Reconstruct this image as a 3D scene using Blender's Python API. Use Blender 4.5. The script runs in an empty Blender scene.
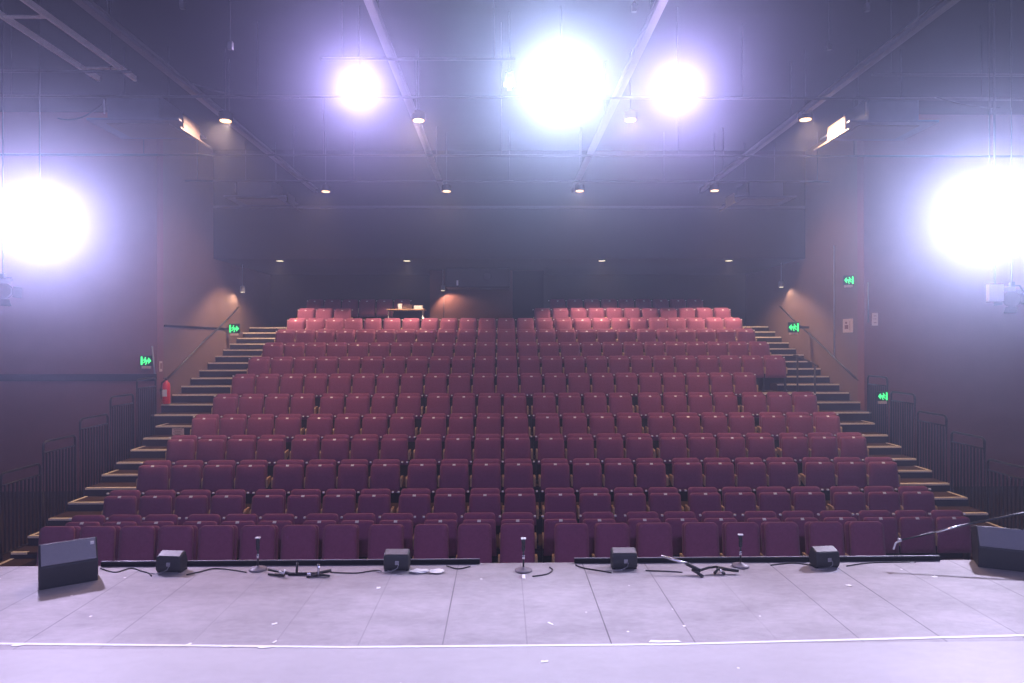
import bpy, bmesh, math, random
from mathutils import Vector, Matrix
R = math.radians
random.seed(7)
C = bpy.context.scene.collection
sc = bpy.context.scene

# ------------------------------------------------------------------ helpers
def link(o): C.objects.link(o); return o

class MB:
    """collects shapes and links them as one mesh object"""
    def __init__(s): s.bm = bmesh.new()
    def box(s, x0, x1, y0, y1, z0, z1, bev=0, seg=2, mat=None):
        r = bmesh.ops.create_cube(s.bm, size=1.0)
        vs = r['verts']
        for v in vs:
            v.co = Vector(((x0+x1)/2 + v.co.x*(x1-x0), (y0+y1)/2 + v.co.y*(y1-y0), (z0+z1)/2 + v.co.z*(z1-z0)))
        if bev:
            es = {e for v in vs for e in v.link_edges}
            r = bmesh.ops.bevel(s.bm, geom=list(es), offset=bev, segments=seg, affect='EDGES', profile=0.5)
            vs = list({v for f in r['faces'] for v in f.verts} | {v for v in vs if v.is_valid})
        if mat is not None:
            for v in vs: v.co = mat @ v.co
        return s
    def prism(s, pts, axis, a0, a1, bev=0, seg=2, mat=None):
        """pts: 2d outline; extruded along axis ('x': (y,z), 'y': (x,z), 'z': (x,y))"""
        def P(p, a):
            return {'x': (a, p[0], p[1]), 'y': (p[0], a, p[1]), 'z': (p[0], p[1], a)}[axis]
        A = [s.bm.verts.new(P(p, a0)) for p in pts]; B = [s.bm.verts.new(P(p, a1)) for p in pts]
        n = len(pts); fs = [s.bm.faces.new(A), s.bm.faces.new(B[::-1])]
        for i in range(n): fs.append(s.bm.faces.new((A[i], B[i], B[(i+1) % n], A[(i+1) % n])))
        bmesh.ops.recalc_face_normals(s.bm, faces=fs)
        vs = A+B
        if bev:
            es = {e for f in fs for e in f.edges}
            r = bmesh.ops.bevel(s.bm, geom=list(es), offset=bev, segments=seg, affect='EDGES', profile=0.5)
            vs = list({v for f in r['faces'] for v in f.verts} | {v for v in vs if v.is_valid})
        if mat is not None:
            for v in vs: v.co = mat @ v.co
        return s
    def tube(s, pts, r, n=8, closed=False):
        pts = [Vector(p) for p in pts]; rings = []
        m = len(pts)
        for i, p in enumerate(pts):
            a = pts[(i-1) % m] if (i > 0 or closed) else p
            b = pts[(i+1) % m] if (i < m-1 or closed) else p
            t = (b-a).normalized()
            u = t.cross(Vector((0, 0, 1)))
            if u.length < 1e-3: u = t.cross(Vector((0, 1, 0)))
            u.normalize(); w = t.cross(u)
            rr = r[i] if isinstance(r, (list, tuple)) else r
            rings.append([s.bm.verts.new(p + rr*(math.cos(2*math.pi*k/n)*u + math.sin(2*math.pi*k/n)*w)) for k in range(n)])
        for i in range(m if closed else m-1):
            A, B = rings[i], rings[(i+1) % m]
            for k in range(n): s.bm.faces.new((A[k], A[(k+1) % n], B[(k+1) % n], B[k]))
        if not closed:
            s.bm.faces.new(rings[0][::-1]); s.bm.faces.new(rings[-1])
        return s
    def lathe(s, prof, n=20, mat=None):
        """prof: (r, z) bottom to top"""
        rings = []; vs = []
        for r, z in prof:
            ring = [s.bm.verts.new((r*math.cos(2*math.pi*k/n), r*math.sin(2*math.pi*k/n), z)) for k in range(n)]
            rings.append(ring); vs += ring
        for A, B in zip(rings, rings[1:]):
            for k in range(n): s.bm.faces.new((A[k], A[(k+1) % n], B[(k+1) % n], B[k]))
        s.bm.faces.new(rings[0][::-1]); s.bm.faces.new(rings[-1])
        if mat is not None:
            for v in vs: v.co = mat @ v.co
        return s
    def mesh(s, name, m, smooth=False):
        bmesh.ops.recalc_face_normals(s.bm, faces=s.bm.faces[:])
        me = bpy.data.meshes.new(name); s.bm.to_mesh(me); s.bm.free()
        if m: me.materials.append(m)
        if smooth:
            for p in me.polygons: p.use_smooth = True
        return me
    def build(s, name, m, parent=None, smooth=False, loc=None):
        o = link(bpy.data.objects.new(name, s.mesh(name, m, smooth)))
        if parent: o.parent = parent
        if loc: o.location = loc
        return o

def tag(o, label=None, cat=None, group=None, kind=None):
    if label: o['label'] = label
    if cat: o['category'] = cat
    if group: o['group'] = group
    if kind: o['kind'] = kind
    return o
def thing(name, label, cat, loc=(0, 0, 0), rz=0, group=None):
    o = link(bpy.data.objects.new(name, None)); o.location = loc; o.rotation_euler = (0, 0, rz)
    o.empty_display_size = .1
    return tag(o, label, cat, group)
def struct(mb, name, m, label, cat, parent=None):
    return tag(mb.build(name, m, parent), label, cat, kind='structure')
def copy_tree(o, parent=None):
    c = o.copy(); C.objects.link(c); c.parent = parent
    for ch in KIDS.get(o.name, []): copy_tree(ch, c)
    return c
KIDS = {}
def index_kids(o):
    for x in [o] + [c for c in bpy.data.objects if c.parent == o]:
        KIDS[x.name] = [c for c in bpy.data.objects if c.parent == x]

# ------------------------------------------------------------------ materials
def mat(name, col, rough=.6, metal=0, noise=0, nscale=8, col2=None, bump=0, bscale=60, emit=None, estr=0, spec=.5, sheen=0):
    m = bpy.data.materials.new(name); m.use_nodes = True
    nt = m.node_tree; b = nt.nodes['Principled BSDF']
    b.inputs['Roughness'].default_value = rough; b.inputs['Metallic'].default_value = metal
    b.inputs['Specular IOR Level'].default_value = spec
    if sheen: b.inputs['Sheen Weight'].default_value = sheen
    tc = nt.nodes.new('ShaderNodeTexCoord')
    n = nt.nodes.new('ShaderNodeTexNoise'); n.inputs['Scale'].default_value = nscale; n.inputs['Detail'].default_value = 5
    nt.links.new(tc.outputs['Object'], n.inputs['Vector'])
    mx = nt.nodes.new('ShaderNodeMix'); mx.data_type = 'RGBA'
    c2 = col2 or tuple(c*(1-noise) for c in col)
    mx.inputs['A'].default_value = (*col, 1); mx.inputs['B'].default_value = (*c2, 1)
    nt.links.new(n.outputs['Fac'], mx.inputs['Factor'])
    nt.links.new(mx.outputs['Result'], b.inputs['Base Color'])
    if bump:
        n2 = nt.nodes.new('ShaderNodeTexNoise'); n2.inputs['Scale'].default_value = bscale
        nt.links.new(tc.outputs['Object'], n2.inputs['Vector'])
        bp = nt.nodes.new('ShaderNodeBump'); bp.inputs['Strength'].default_value = bump; bp.inputs['Distance'].default_value = .01
        nt.links.new(n2.outputs['Fac'], bp.inputs['Height']); nt.links.new(bp.outputs['Normal'], b.inputs['Normal'])
    if emit:
        b.inputs['Emission Color'].default_value = (*emit, 1); b.inputs['Emission Strength'].default_value = estr
    return m

M = {}
M['fabric'] = mat('burgundy_fabric', (.34, .10, .19), .85, noise=.35, nscale=30, bump=.3, bscale=300, spec=.2, sheen=.15)
M['fabric_row1'] = M['fabric']
M['plate'] = mat('white_number_plate', (.85, .85, .85), .35, noise=.05)
M['bracket'] = mat('silver_bracket', (.9, .9, .9), .4, metal=.0, noise=.1)
M['tan'] = mat('varnished_wood', (.62, .40, .22), .4, noise=.35, nscale=12)
M['blackmetal'] = mat('black_metal', (.02, .02, .024), .45, noise=.3)
M['blackrail'] = mat('black_painted_rail', (.02, .016, .02), .4, noise=.3)
M['steel'] = mat('galvanised_steel', (.42, .42, .46), .45, metal=.4, noise=.3, nscale=6)
M['beam'] = mat('grey_beam_steel', (.17, .165, .20), .5, metal=.2, noise=.3, nscale=6)
M['darksteel'] = mat('grid_pipe_steel', (.07, .07, .09), .5, metal=.3, noise=.3, nscale=6)
M['nosing'] = mat('aluminium_nosing', (.92, .80, .62), .4, noise=.15, nscale=20)
M['riser'] = mat('dark_riser_board', (.022, .020, .032), .7, noise=.4, nscale=5)
M['tread'] = mat('brown_carpet_tread', (.075, .045, .04), .95, noise=.4, nscale=40, bump=.4, bscale=200, spec=.1)
M['wall'] = mat('maroon_wall_paint', (.24, .095, .10), .8, noise=.25, nscale=2.5, bump=.15, bscale=25, spec=.25)
M['wall_stair'] = mat('brown_wall_paint', (.20, .125, .10), .8, noise=.2, nscale=2.5, spec=.2)
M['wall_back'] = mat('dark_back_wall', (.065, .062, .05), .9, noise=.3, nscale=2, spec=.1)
M['wall_booth'] = mat('reddish_booth_wall', (.16, .085, .07), .85, noise=.2, nscale=3, spec=.2)
M['black'] = mat('matt_black', (.012, .012, .015), .9, noise=.3, spec=.1)
M['ceiling'] = mat('black_ceiling', (.018, .017, .024), .9, noise=.3, nscale=2, spec=.1)
M['duct'] = mat('dark_duct_sheet', (.12, .15, .22), .5, noise=.3, nscale=5)
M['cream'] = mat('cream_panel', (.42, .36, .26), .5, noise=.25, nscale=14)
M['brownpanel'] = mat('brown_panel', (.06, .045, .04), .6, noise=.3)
M['speaker'] = mat('black_speaker_cabinet', (.03, .032, .036), .55, noise=.3, nscale=30)
M['speaker_top'] = mat('lighter_grey_cabinet_top', (.15, .135, .14), .5, noise=.35, nscale=20)  # lighter grey than the cabinet
M['grille'] = mat('grey_steel_grille', (.30, .30, .34), .5, metal=.2, noise=.2, nscale=60, bump=.4, bscale=400)
M['white'] = mat('white_plastic', (.8, .8, .8), .5, noise=.06)
M['tape'] = mat('white_tape', (.92, .92, .90), .5, noise=.12, nscale=6)
M['red'] = mat('red_enamel', (.85, .03, .04), .3, noise=.1)
M['paper'] = mat('pinkish_paper', (.70, .55, .50), .7, noise=.1, nscale=6)
M['ink'] = mat('brown_ink', (.25, .10, .09), .7, noise=.2)
M['signback'] = mat('dark_green_sign_face', (.004, .03, .02), .4, noise=.1)
M['signlit'] = mat('lit_green_pictogram', (.05, .6, .2), .4, emit=(.06, 1, .25), estr=1.6)
M['stain'] = mat('base_iron', (.30, .26, .28), .5, noise=.4, nscale=20)
M['chrome'] = mat('chrome', (.7, .7, .75), .25, metal=.9, noise=.05)
M['cable'] = mat('black_cable', (.02, .02, .022), .5, noise=.1)
M['skin_box'] = mat('brown_console', (.20, .11, .08), .6, noise=.3)
def emis(name, col, s):
    m = mat(name, (.8, .8, .8), .3, emit=col, estr=s); return m
M['lens_white'] = emis('lens_cold_white', (.80, .88, 1), 60)
M['lens_violet'] = emis('lens_violet_white', (.80, .66, 1), 60)
M['lamp_warm'] = emis('warm_downlight_glass', (1, .62, .34), 2.6)
M['lamp_warm_near'] = emis('bright_warm_downlight_glass', (1, .60, .30), 3.2)
M['lamp_back'] = emis('pale_downlight_glass', (1, .85, .62), 1.8)

# stage floor: dark grey vinyl with board seams, scuffs and specks
def stage_mat():
    m = bpy.data.materials.new('grey_stage_vinyl'); m.use_nodes = True
    nt = m.node_tree; N = nt.nodes; L = nt.links; b = N['Principled BSDF']
    tc = N.new('ShaderNodeTexCoord'); sep = N.new('ShaderNodeSeparateXYZ'); L.new(tc.outputs['Object'], sep.inputs[0])
    def math_(op, a, bb=None, c=None):
        n = N.new('ShaderNodeMath'); n.operation = op
        for i, v in enumerate((a, bb, c)):
            if v is None: continue
            if isinstance(v, (int, float)): n.inputs[i].default_value = v
            else: L.new(v, n.inputs[i])
        return n.outputs[0]
    P = .6543
    fr = math_('FRACT', math_('ADD', math_('DIVIDE', math_('ADD', sep.outputs['X'], .465), P), .5))
    d = math_('ABSOLUTE', math_('SUBTRACT', fr, .5))
    seam = math_('LESS_THAN', d, .0085)
    idx = math_('FLOOR', math_('ADD', math_('DIVIDE', math_('ADD', sep.outputs['X'], .465), P), .5))
    wn = N.new('ShaderNodeTexWhiteNoise'); wn.noise_dimensions = '1D'; L.new(idx, wn.inputs['W'])
    nz = N.new('ShaderNodeTexNoise'); nz.inputs['Scale'].default_value = 1.1; L.new(tc.outputs['Object'], nz.inputs['Vector'])
    seamk = math_('MULTIPLY', seam, math_('MULTIPLY_ADD', math_('MULTIPLY', wn.outputs['Value'], nz.outputs['Fac']), 1.4, .15))
    down = math_('GREATER_THAN', sep.outputs['Y'], 5.27)
    seamk = math_('MULTIPLY', seamk, down)
    # big soft scuffing
    n1 = N.new('ShaderNodeTexNoise'); n1.inputs['Scale'].default_value = 1.3; n1.inputs['Detail'].default_value = 8; n1.inputs['Roughness'].default_value = .65
    mp = N.new('ShaderNodeMapping'); mp.inputs['Scale'].default_value = (1, 1.7, 1)
    L.new(tc.outputs['Object'], mp.inputs[0]); L.new(mp.outputs[0], n1.inputs['Vector'])
    cr = N.new('ShaderNodeMix'); cr.data_type = 'RGBA'
    cr.inputs['A'].default_value = (.235, .215, .23, 1); cr.inputs['B'].default_value = (.47, .44, .46, 1)
    n3 = N.new('ShaderNodeTexNoise'); n3.inputs['Scale'].default_value = 9; n3.inputs['Detail'].default_value = 6; n3.inputs['Roughness'].default_value = .7
    L.new(mp.outputs[0], n3.inputs['Vector'])
    cf = math_('MULTIPLY_ADD', math_('SUBTRACT', n3.outputs['Fac'], .5), .9, math_('MULTIPLY_ADD', math_('SUBTRACT', n1.outputs['Fac'], .5), 1.5, .5))
    L.new(cf, cr.inputs['Factor'])
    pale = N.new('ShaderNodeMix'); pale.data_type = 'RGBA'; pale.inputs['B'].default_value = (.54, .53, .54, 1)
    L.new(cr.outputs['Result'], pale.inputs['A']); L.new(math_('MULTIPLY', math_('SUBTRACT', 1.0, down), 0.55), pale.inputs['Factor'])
    m2 = N.new('ShaderNodeMix'); m2.data_type = 'RGBA'; m2.inputs['B'].default_value = (.05, .045, .05, 1)
    L.new(pale.outputs['Result'], m2.inputs['A']); L.new(math_('MINIMUM', seamk, 1.0), m2.inputs['Factor'])
    # pale specks
    v = N.new('ShaderNodeTexVoronoi'); v.inputs['Scale'].default_value = 4.2; L.new(tc.outputs['Object'], v.inputs['Vector'])
    wn2 = N.new('ShaderNodeSeparateColor'); L.new(v.outputs['Color'], wn2.inputs[0])
    sp = math_('MULTIPLY', math_('LESS_THAN', v.outputs['Distance'], .055), math_('LESS_THAN', wn2.outputs[0], .30))
    m3 = N.new('ShaderNodeMix'); m3.data_type = 'RGBA'; m3.inputs['B'].default_value = (.85, .84, .82, 1)
    L.new(m2.outputs['Result'], m3.inputs['A']); L.new(sp, m3.inputs['Factor'])
    L.new(m3.outputs['Result'], b.inputs['Base Color'])
    b.inputs['Roughness'].default_value = .55; b.inputs['Specular IOR Level'].default_value = .35
    bp = N.new('ShaderNodeBump'); bp.inputs['Strength'].default_value = .12; bp.inputs['Distance'].default_value = .02
    L.new(n1.outputs['Fac'], bp.inputs['Height']); L.new(bp.outputs['Normal'], b.inputs['Normal'])
    return m
M['stage'] = stage_mat()

# ------------------------------------------------------------------ camera
CAMZ = 2.34; F = 683.0; TH = .0146; PIT = .6/F
cam = bpy.data.cameras.new('camera'); camo = link(bpy.data.objects.new('camera', cam))
cam.sensor_width = 36; cam.lens = F/1024*36; cam.clip_end = 200; cam.clip_start = .05
camo.location = (0, 0, CAMZ); camo.rotation_euler = (R(90)+PIT, 0, -TH)
camo.rotation_euler = (camo.rotation_euler.to_quaternion() @ __import__('mathutils').Quaternion((0, 0, 1), -.0022)).to_euler()
sc.camera = camo
def at(px, py, Y):
    """the point of the place at distance Y that a pixel of the survey photograph shows"""
    u = (px-512)/F; v = (341.5-py)/F + PIT
    k = math.cos(TH) - u*math.sin(TH)
    return Vector((Y*(math.sin(TH)+u*math.cos(TH))/k, Y, CAMZ + Y*v/k))
def atX(px, Y): return at(px, 341, Y).x

# ------------------------------------------------------------------ tiers
FL = {1: -1.10, 2: -1.10, 3: -.96, 4: -.66, 5: -.36, 6: -.07, 7: .27, 8: .66, 9: 1.04, 10: 1.39, 11: 1.754, 12: 2.096, 13: 2.44, 14: 2.78}
CY = {k: 8.95 + 1.015*(k-1) for k in range(1, 15)}          # where the seat backs stand
TY = {k: CY[k]-.37 for k in range(3, 15)}                   # tier front edges
TY[3] = 10.75
for k in range(3, 15): FL[k] += .04
XL, XR = -7.66, 8.36         # outer edges of the stairs below the corner
WL, WR = -8.02, 8.55         # stair walls above the corner
YW = 16.0                    # front of the side wall returns
YB = 23.8

struct(MB().box(-13, 13, -7, YB+.3, -1.35, -1.10), 'floor', M['tread'], 'dark auditorium floor below the stage and the seating', 'floor')
struct(MB().box(-12.5, 12.5, -6.9, 7.24, -1.10, 0), 'floor_stage', M['stage'], 'grey scuffed stage floor with board seams', 'stage floor')
for k in range(3, 15):
    x0, x1 = (XL, XR) if TY[k] < YW-.6 else (WL, WR)
    y1 = YB if k == 14 else TY[k+1]
    t = struct(MB().box(x0, x1, TY[k], y1, -1.10, FL[k]), 'floor_tier', M['tread'], 'carpeted seating tier under row %d of the raked seats' % k, 'seating tier')
    rb = MB().box(x0+.001, x1-.001, TY[k]-.012, TY[k], -1.09, FL[k]-.03).build('riser', M['riser'], t)
    # nosings at both ends, inner ends stop at the seats
    xa, xb = -6.35, 6.95
    if k == 3: xa, xb = -7.40, 7.55
    if k >= 8: xb = 6.95
    if k == 9: xb = 6.12
    for a, b in ((x0+.02, xa), (xb, x1-.02)):
        MB().box(a, b, TY[k]-.02, TY[k]+.045, FL[k]-.028, FL[k]+.006).build('nosing', M['nosing'], t)
# half steps in the two side stairs
for k in range(3, 15):
    zprev = FL[k-1]; z = (zprev+FL[k])/2
    y1 = TY[k]-.014; y0 = TY[k]-.5
    upper = y0 > YW-.6; e0 = 0
    for side in (-1, 1):
        if upper: a, b = ((WL, -6.38) if side < 0 else (6.98, WR))
        else: a, b = ((XL+.02, -6.62) if side < 0 else (6.98, XR-.02))
        if k == 3: y0 = TY[k]-.46; a, b = ((XL+.02, -7.25) if side < 0 else (7.3, XR-.02))
        s = struct(MB().box(a, b, y0, y1, zprev-.001, z), 'stair_step', M['tread'], 'carpeted half step below tier %d in the stairs on the %s' % (k, 'extinguisher side' if side < 0 else 'poster side'), 'stair step')
        MB().box(a+.001, b-.001, y0-.012, y0, zprev, z-.03).build('riser', M['riser'], s)
        MB().box(a, b, y0-.02, y0+.045, z-.028, z+.006).build('nosing', M['nosing'], s)
        if k <= 8:
            e = a if side < 0 else b-.05
            MB().box(e, e+.05, y0+.045, y1, z-.002, z+.006).build('nosing', M['nosing'], s)

# ------------------------------------------------------------------ walls, ceiling
CZ = 7.7
SOF = 4.68; YS = 19.1
struct(MB().box(-13, -12.6, -7.3, YW, -1.1, CZ), 'wall_left', M['wall'], 'maroon outer side wall beside the fire extinguisher stairs', 'wall')
struct(MB().box(12.6, 13, -7.3, YW, -1.1, CZ), 'wall_right', M['wall'], 'maroon outer side wall beside the poster stairs', 'wall')
struct(MB().box(-12.6, WL, YW, YW+.3, -1.1, CZ), 'wall_left_return', M['wall'], 'maroon wall facing the stage behind the guard rails near the extinguisher', 'wall')
struct(MB().box(WR, 12.6, YW, YW+.3, -1.1, CZ), 'wall_right_return', M['wall'], 'maroon wall facing the stage behind the guard rails near the posters', 'wall')
struct(MB().box(WL-.3, WL, YW+.3, YB, -1.1, CZ), 'wall_left_stair', M['wall_stair'], 'brown wall rising along the extinguisher stairs', 'wall')
struct(MB().box(WR, WR+.3, YW+.3, YB, -1.1, CZ), 'wall_right_stair', M['wall_stair'], 'brown wall rising along the poster stairs', 'wall')
struct(MB().box(WL-.3, WR+.3, YB, YB+.3, -1.1, CZ), 'wall_back', M['wall_back'], 'dark wall behind the last row of seats', 'wall')
struct(MB().box(-13, 13, -7.3, -6.9, -1.1, CZ), 'wall_front', M['black'], 'black wall at the rear of the stage', 'wall')
struct(MB().box(-13, 13, -7.3, YB+.3, CZ, CZ+.1), 'ceiling', M['ceiling'], 'black ceiling high above the lighting grid', 'ceiling')
struct(MB().box(WL+.01, WR-.01, YS, YB-.01, SOF, CZ-.01), 'ceiling_soffit', M['ceiling'], 'dark lowered ceiling over the back rows', 'ceiling')
struct(MB().box(-12.6, WL, YW-.05, YW, 1.46, 1.62), 'trim_1', M['black'], 'dark horizontal rail across the wall near the extinguisher', 'wall trim')
struct(MB().box(WL+.02, WR-.02, YS-.06, YS-.001, 6.08, 6.14), 'trim_2', M['darksteel'], 'pale horizontal edge across the dark bulkhead', 'wall trim')
struct(MB().box(WL, WL+.03, YW+.32, 20.1, 2.72, 2.77), 'trim_3', M['black'], 'thin dark level strip along the stair wall below the lamp', 'wall trim')
# booth wall
t = struct(MB().box(-2.35, 1.35, 22.3, 22.5, FL[14]-.001, SOF), 'wall_booth', M['wall_booth'], 'reddish brown wall of the control booth behind the back rows', 'wall')
MB().box(.35, 1.36, 22.27, 22.299, FL[14]+.02, SOF-.01).build('black_panel', M['black'], t)  # black sheet added over one end of the booth wall

# ------------------------------------------------------------------ chairs
def chair_meshes(row1=False):
    H = 1.105 if row1 else .95
    ms = {}
    rec = math.tan(R(7))
    # backrest: rounded trapezoid leaning away from the stage
    def panel(w0, w1, z0, z1, th, y0, lean, rad, bulge=.012, name='p'):
        bm = bmesh.new(); nx, nz = 8, 10
        out = []
        vs_ = [i/5*(1-rad/(z1-z0)) for i in range(6)] + [1-(rad/(z1-z0))*(1-math.sin(R(a))) for a in (20, 40, 60, 78, 90)]
        for sgn in (-1, 1):
            grid = []
            for j in range(nz+1):
                v = vs_[j]; z = z0+(z1-z0)*v
                hw = (w0+(w1-w0)*v)/2
                dz = z1-z
                if dz < rad: hw -= rad - math.sqrt(max(0, rad*rad-(rad-dz)**2))
                row = []
                for i in range(nx+1):
                    u = i/nx*2-1
                    edge = max(abs(u)**6, (abs(2*v-1))**8)
                    y = y0 + (z-z0)*lean + sgn*(th/2)*(1-.55*edge) + (sgn*bulge*(1-u*u)*(1-(2*v-1)**2))
                    row.append(bm.verts.new((u*hw, y, z)))
                grid.append(row)
            out.append(grid)
            for j in range(nz):
                for i in range(nx):
                    bm.faces.new((grid[j][i], grid[j][i+1], grid[j+1][i+1], grid[j+1][i]))
        A, B = out
        def bridge(a, b):
            for i in range(len(a)-1): bm.faces.new((a[i], a[i+1], b[i+1], b[i]))
        bridge(A[0], B[0]); bridge(A[-1], B[-1]); bridge([r[0] for r in A], [r[0] for r in B]); bridge([r[-1] for r in A], [r[-1] for r in B])
        mb = MB(); mb.bm.free(); mb.bm = bm
        return mb
    ms['backrest'] = (panel(.50, .47, .36, H, .085, -.075, rec, .055) if not row1 else panel(.44, .42, .36, H-.05, .085, -.075, rec, .05)).mesh('backrest', M['fabric'], True)
    if row1: ms['seat'] = panel(.455, .43, .40, H-.015, .09, -.20, rec*.9, .06).mesh('seat', M['fabric'], True)
    else: ms['seat'] = panel(.515, .485, .38, .885, .085, -.185, rec*.7, .045).mesh('seat', M['fabric'], True)
    ms['number_plate'] = MB().box(-.026, .026, -.018, .018, -.003, .003, .002, 1, mat=Matrix.Translation((0, -.168, .876)) @ Matrix.Rotation(R(50), 4, 'X')).mesh('number_plate', M['plate'])
    # armrest with its support
    mb = MB()
    mb.prism([(-.165, .47), (-.02, .55), (.02, .655), (-.15, .65), (-.175, .62)], 'x', -.017, .017, .005, 2)
    ms['armrest'] = mb.mesh('armrest', M['tan'])
    mb = MB()
    mb.prism([(-.21, 0), (.05, 0), (.05, .03), (-.02, .06), (-.03, .61), (-.14, .60), (-.11, .06), (-.21, .03)], 'x', -.014, .014)
    ms['pedestal'] = mb.mesh('pedestal', M['blackmetal'])
    zb = H-.065
    ms['bracket'] = MB().box(-.016, .016, -.022, .012, zb, zb+.026, .004, 1).mesh('bracket', M['bracket'])
    return ms
CM = {False: chair_meshes(False), True: chair_meshes(True)}
def add_part(root, name, me, loc=(0, 0, 0), parent=None):
    o = link(bpy.data.objects.new(name, me)); o.parent = parent or root; o.location = loc; return o
def make_chair(row1=False, end=False, pitch=.557):
    t = thing('theatre_seat', 'burgundy theatre seat', 'theatre seat')
    ms = CM[row1]; h = pitch/2
    add_part(t, 'backrest', ms['backrest']); s = add_part(t, 'seat', ms['seat'])
    if not row1: add_part(t, 'number_plate', ms['number_plate'], parent=s)
    for sx in ((-1, 1) if end else (-1,)):
        x = sx*h + (.014 if sx < 0 else -.0)
        add_part(t, 'armrest', ms['armrest'], (x, 0, 0)); add_part(t, 'pedestal', ms['pedestal'], (x, 0, 0))
        if not row1: add_part(t, 'bracket', ms['bracket'], (sx*(h-.004)+(.0 if sx < 0 else 0), 0, 0))
    index_kids(t)
    return t
protos = {(r, e): make_chair(r == 1, e, (.557, .49, .53)[r]) for r in (0, 1, 2) for e in (False, True)}
used = set()
ordn = ['', 'first', 'second', 'third', 'fourth', 'fifth', 'sixth', 'seventh', 'eighth', 'ninth', 'tenth', 'eleventh', 'twelfth', 'thirteenth', 'fourteenth', 'fifteenth',
        'sixteenth', 'seventeenth', 'eighteenth', 'nineteenth', 'twentieth', 'twenty-first', 'twenty-second', 'twenty-third', 'twenty-fourth']
def place_chair(x, k, n, end, label=None):
    key = (k if k < 3 else 0, end)
    if key not in used: o = protos[key]; used.add(key)
    else: o = copy_tree(protos[key])
    o.location = (x, CY[k], FL[k]+.002)
    o.rotation_euler = (0, 0, R(random.uniform(-.4, .4)))
    rowname = 'front row at the stage' if k == 1 else '%s row up from the stage' % ordn[k]
    if k == 14: rowname = 'darkest last row'
    o['label'] = label or 'burgundy folded theatre seat, %s, %s from the extinguisher side' % (rowname, ordn[n])
    if k > 2: o.scale.z = .957
    if k == 2: o.scale.x = .975
    o['category'] = 'theatre seat'; o['group'] = 'theatre seats in row %d' % k
r1 = [52, 93, 133, 172, 213, 255, 296.5, 338, 384, 430, 474, 517, 572, 613, 656, 703, 744, 784, 829, 870]
g1 = {517, 870}
for n, px in enumerate(r1, 1): place_chair(atX(px, 8.72), 1, n, px in g1)
r2 = [88.5, 125, 161.5, 204, 241.5, 278, 322, 359, 397, 441, 479, 517, 559.5, 597.5, 642, 679, 717, 759.5, 797, 835, 874, 910, 946]
g2 = {161.5, 278, 397, 517, 597.5, 717, 835, 946}
for n, px in enumerate(r2, 1): place_chair(atX(px, CY[2]), 2, n, px in g2)
GP = 2.31; G0 = .60
for k in range(3, 8):
    n = 0
    for j in range(-3, 3):
        for i in range(4 if j < 2 else 3):
            n += 1
            place_chair(G0 + j*GP + .055 + .2785 + i*.557 - .014, k, n, i == (3 if j < 2 else 2))
for k in range(8, 13):
    hi = 10 if k == 8 else 12
    for n, i in enumerate(range(-11, hi+1), 1): place_chair(.125 + .557*i, k, n, i == hi)
for n, i in enumerate(list(range(-11, -8)) + list(range(2, 13)), 1):
    place_chair(.125 + .557*i, 13, n, i in (-9, 12))
for n, i in enumerate(list(range(-11, -5)) + list(range(3, 12)), 1):
    place_chair(.125 + .557*i, 14, n, i in (-6, 11))

# ------------------------------------------------------------------ guard rails (one panel per tier)
def guard(x, y0, y1, ztop, zbot, label, nb=8):
    t = thing('guard_rail_panel', label, 'guard rail', (x, y0, zbot), group='guard rail panels beside the stairs')
    h = ztop-zbot; L = y1-y0
    r = .075
    # rounded outer frame
    pts = [(0, 0, 0), (0, 0, h-r)]
    for a in (30, 60, 90): pts.append((0, r-r*math.cos(R(a)), h-r+r*math.sin(R(a))))
    for a in (90, 60, 30): pts.append((0, L-r+r*math.cos(R(a)), h-r+r*math.sin(R(a))))
    pts += [(0, L, h-r), (0, L, 0)]
    MB().tube(pts, .021).build('frame', M['blackrail'], t, True)
    MB().tube([(0, 0, h-.19), (0, L, h-.19)], .014).build('top_rail', M['blackrail'], t, True)
    MB().tube([(0, 0, .09), (0, L, .09)], .014).build('bottom_rail', M['blackrail'], t, True)
    for i in range(1, nb):
        y = L*i/nb
        MB().box(-.011, .011, y-.011, y+.011, .09, h-.19).build('baluster', M['blackrail'], t)
    return t
names = {2: 'lowest', 3: 'second lowest', 4: 'third', 5: 'fourth', 6: 'fifth', 7: 'topmost'}
for side, X in ((-1, -7.93), (1, 8.50)):
    ys = {2: (10.02, 10.86), 3: (10.92, 11.84), 4: (11.92, 12.80), 5: (12.95, 13.85), 6: (13.95, 14.80), 7: (14.95, 15.75)}
    zt = {2: .05, 3: .275, 4: .63, 5: .91, 6: 1.24, 7: 1.54}
    for k in ys:
        zb = FL[k]-.35 if k > 3 else -1.10
        guard(X, *ys[k], zt[k], zb, 'black barred guard rail panel, %s on the %s side' % (names[k], 'extinguisher' if side < 0 else 'poster'), 10)
# low boards carrying the guard rails
for side, X in ((-1, -8.0), (1, XR)):
    for k in range(4, 8):
        x0, x1 = X, XL-.002
        if side > 0: x1 = X+.16; x0 = XR+.002
        y1 = TY[k]+1.0 if k < 7 else YW-.001
        struct(MB().box(x0, x1, TY[k]+.02, y1+.02 if k < 7 else y1, -1.10, FL[k]-.352), 'floor_edge', M['riser'], 'dark side board of the tier below guard rail %d on the %s side' % (k, 'extinguisher' if side < 0 else 'poster'), 'tier side board')

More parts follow.
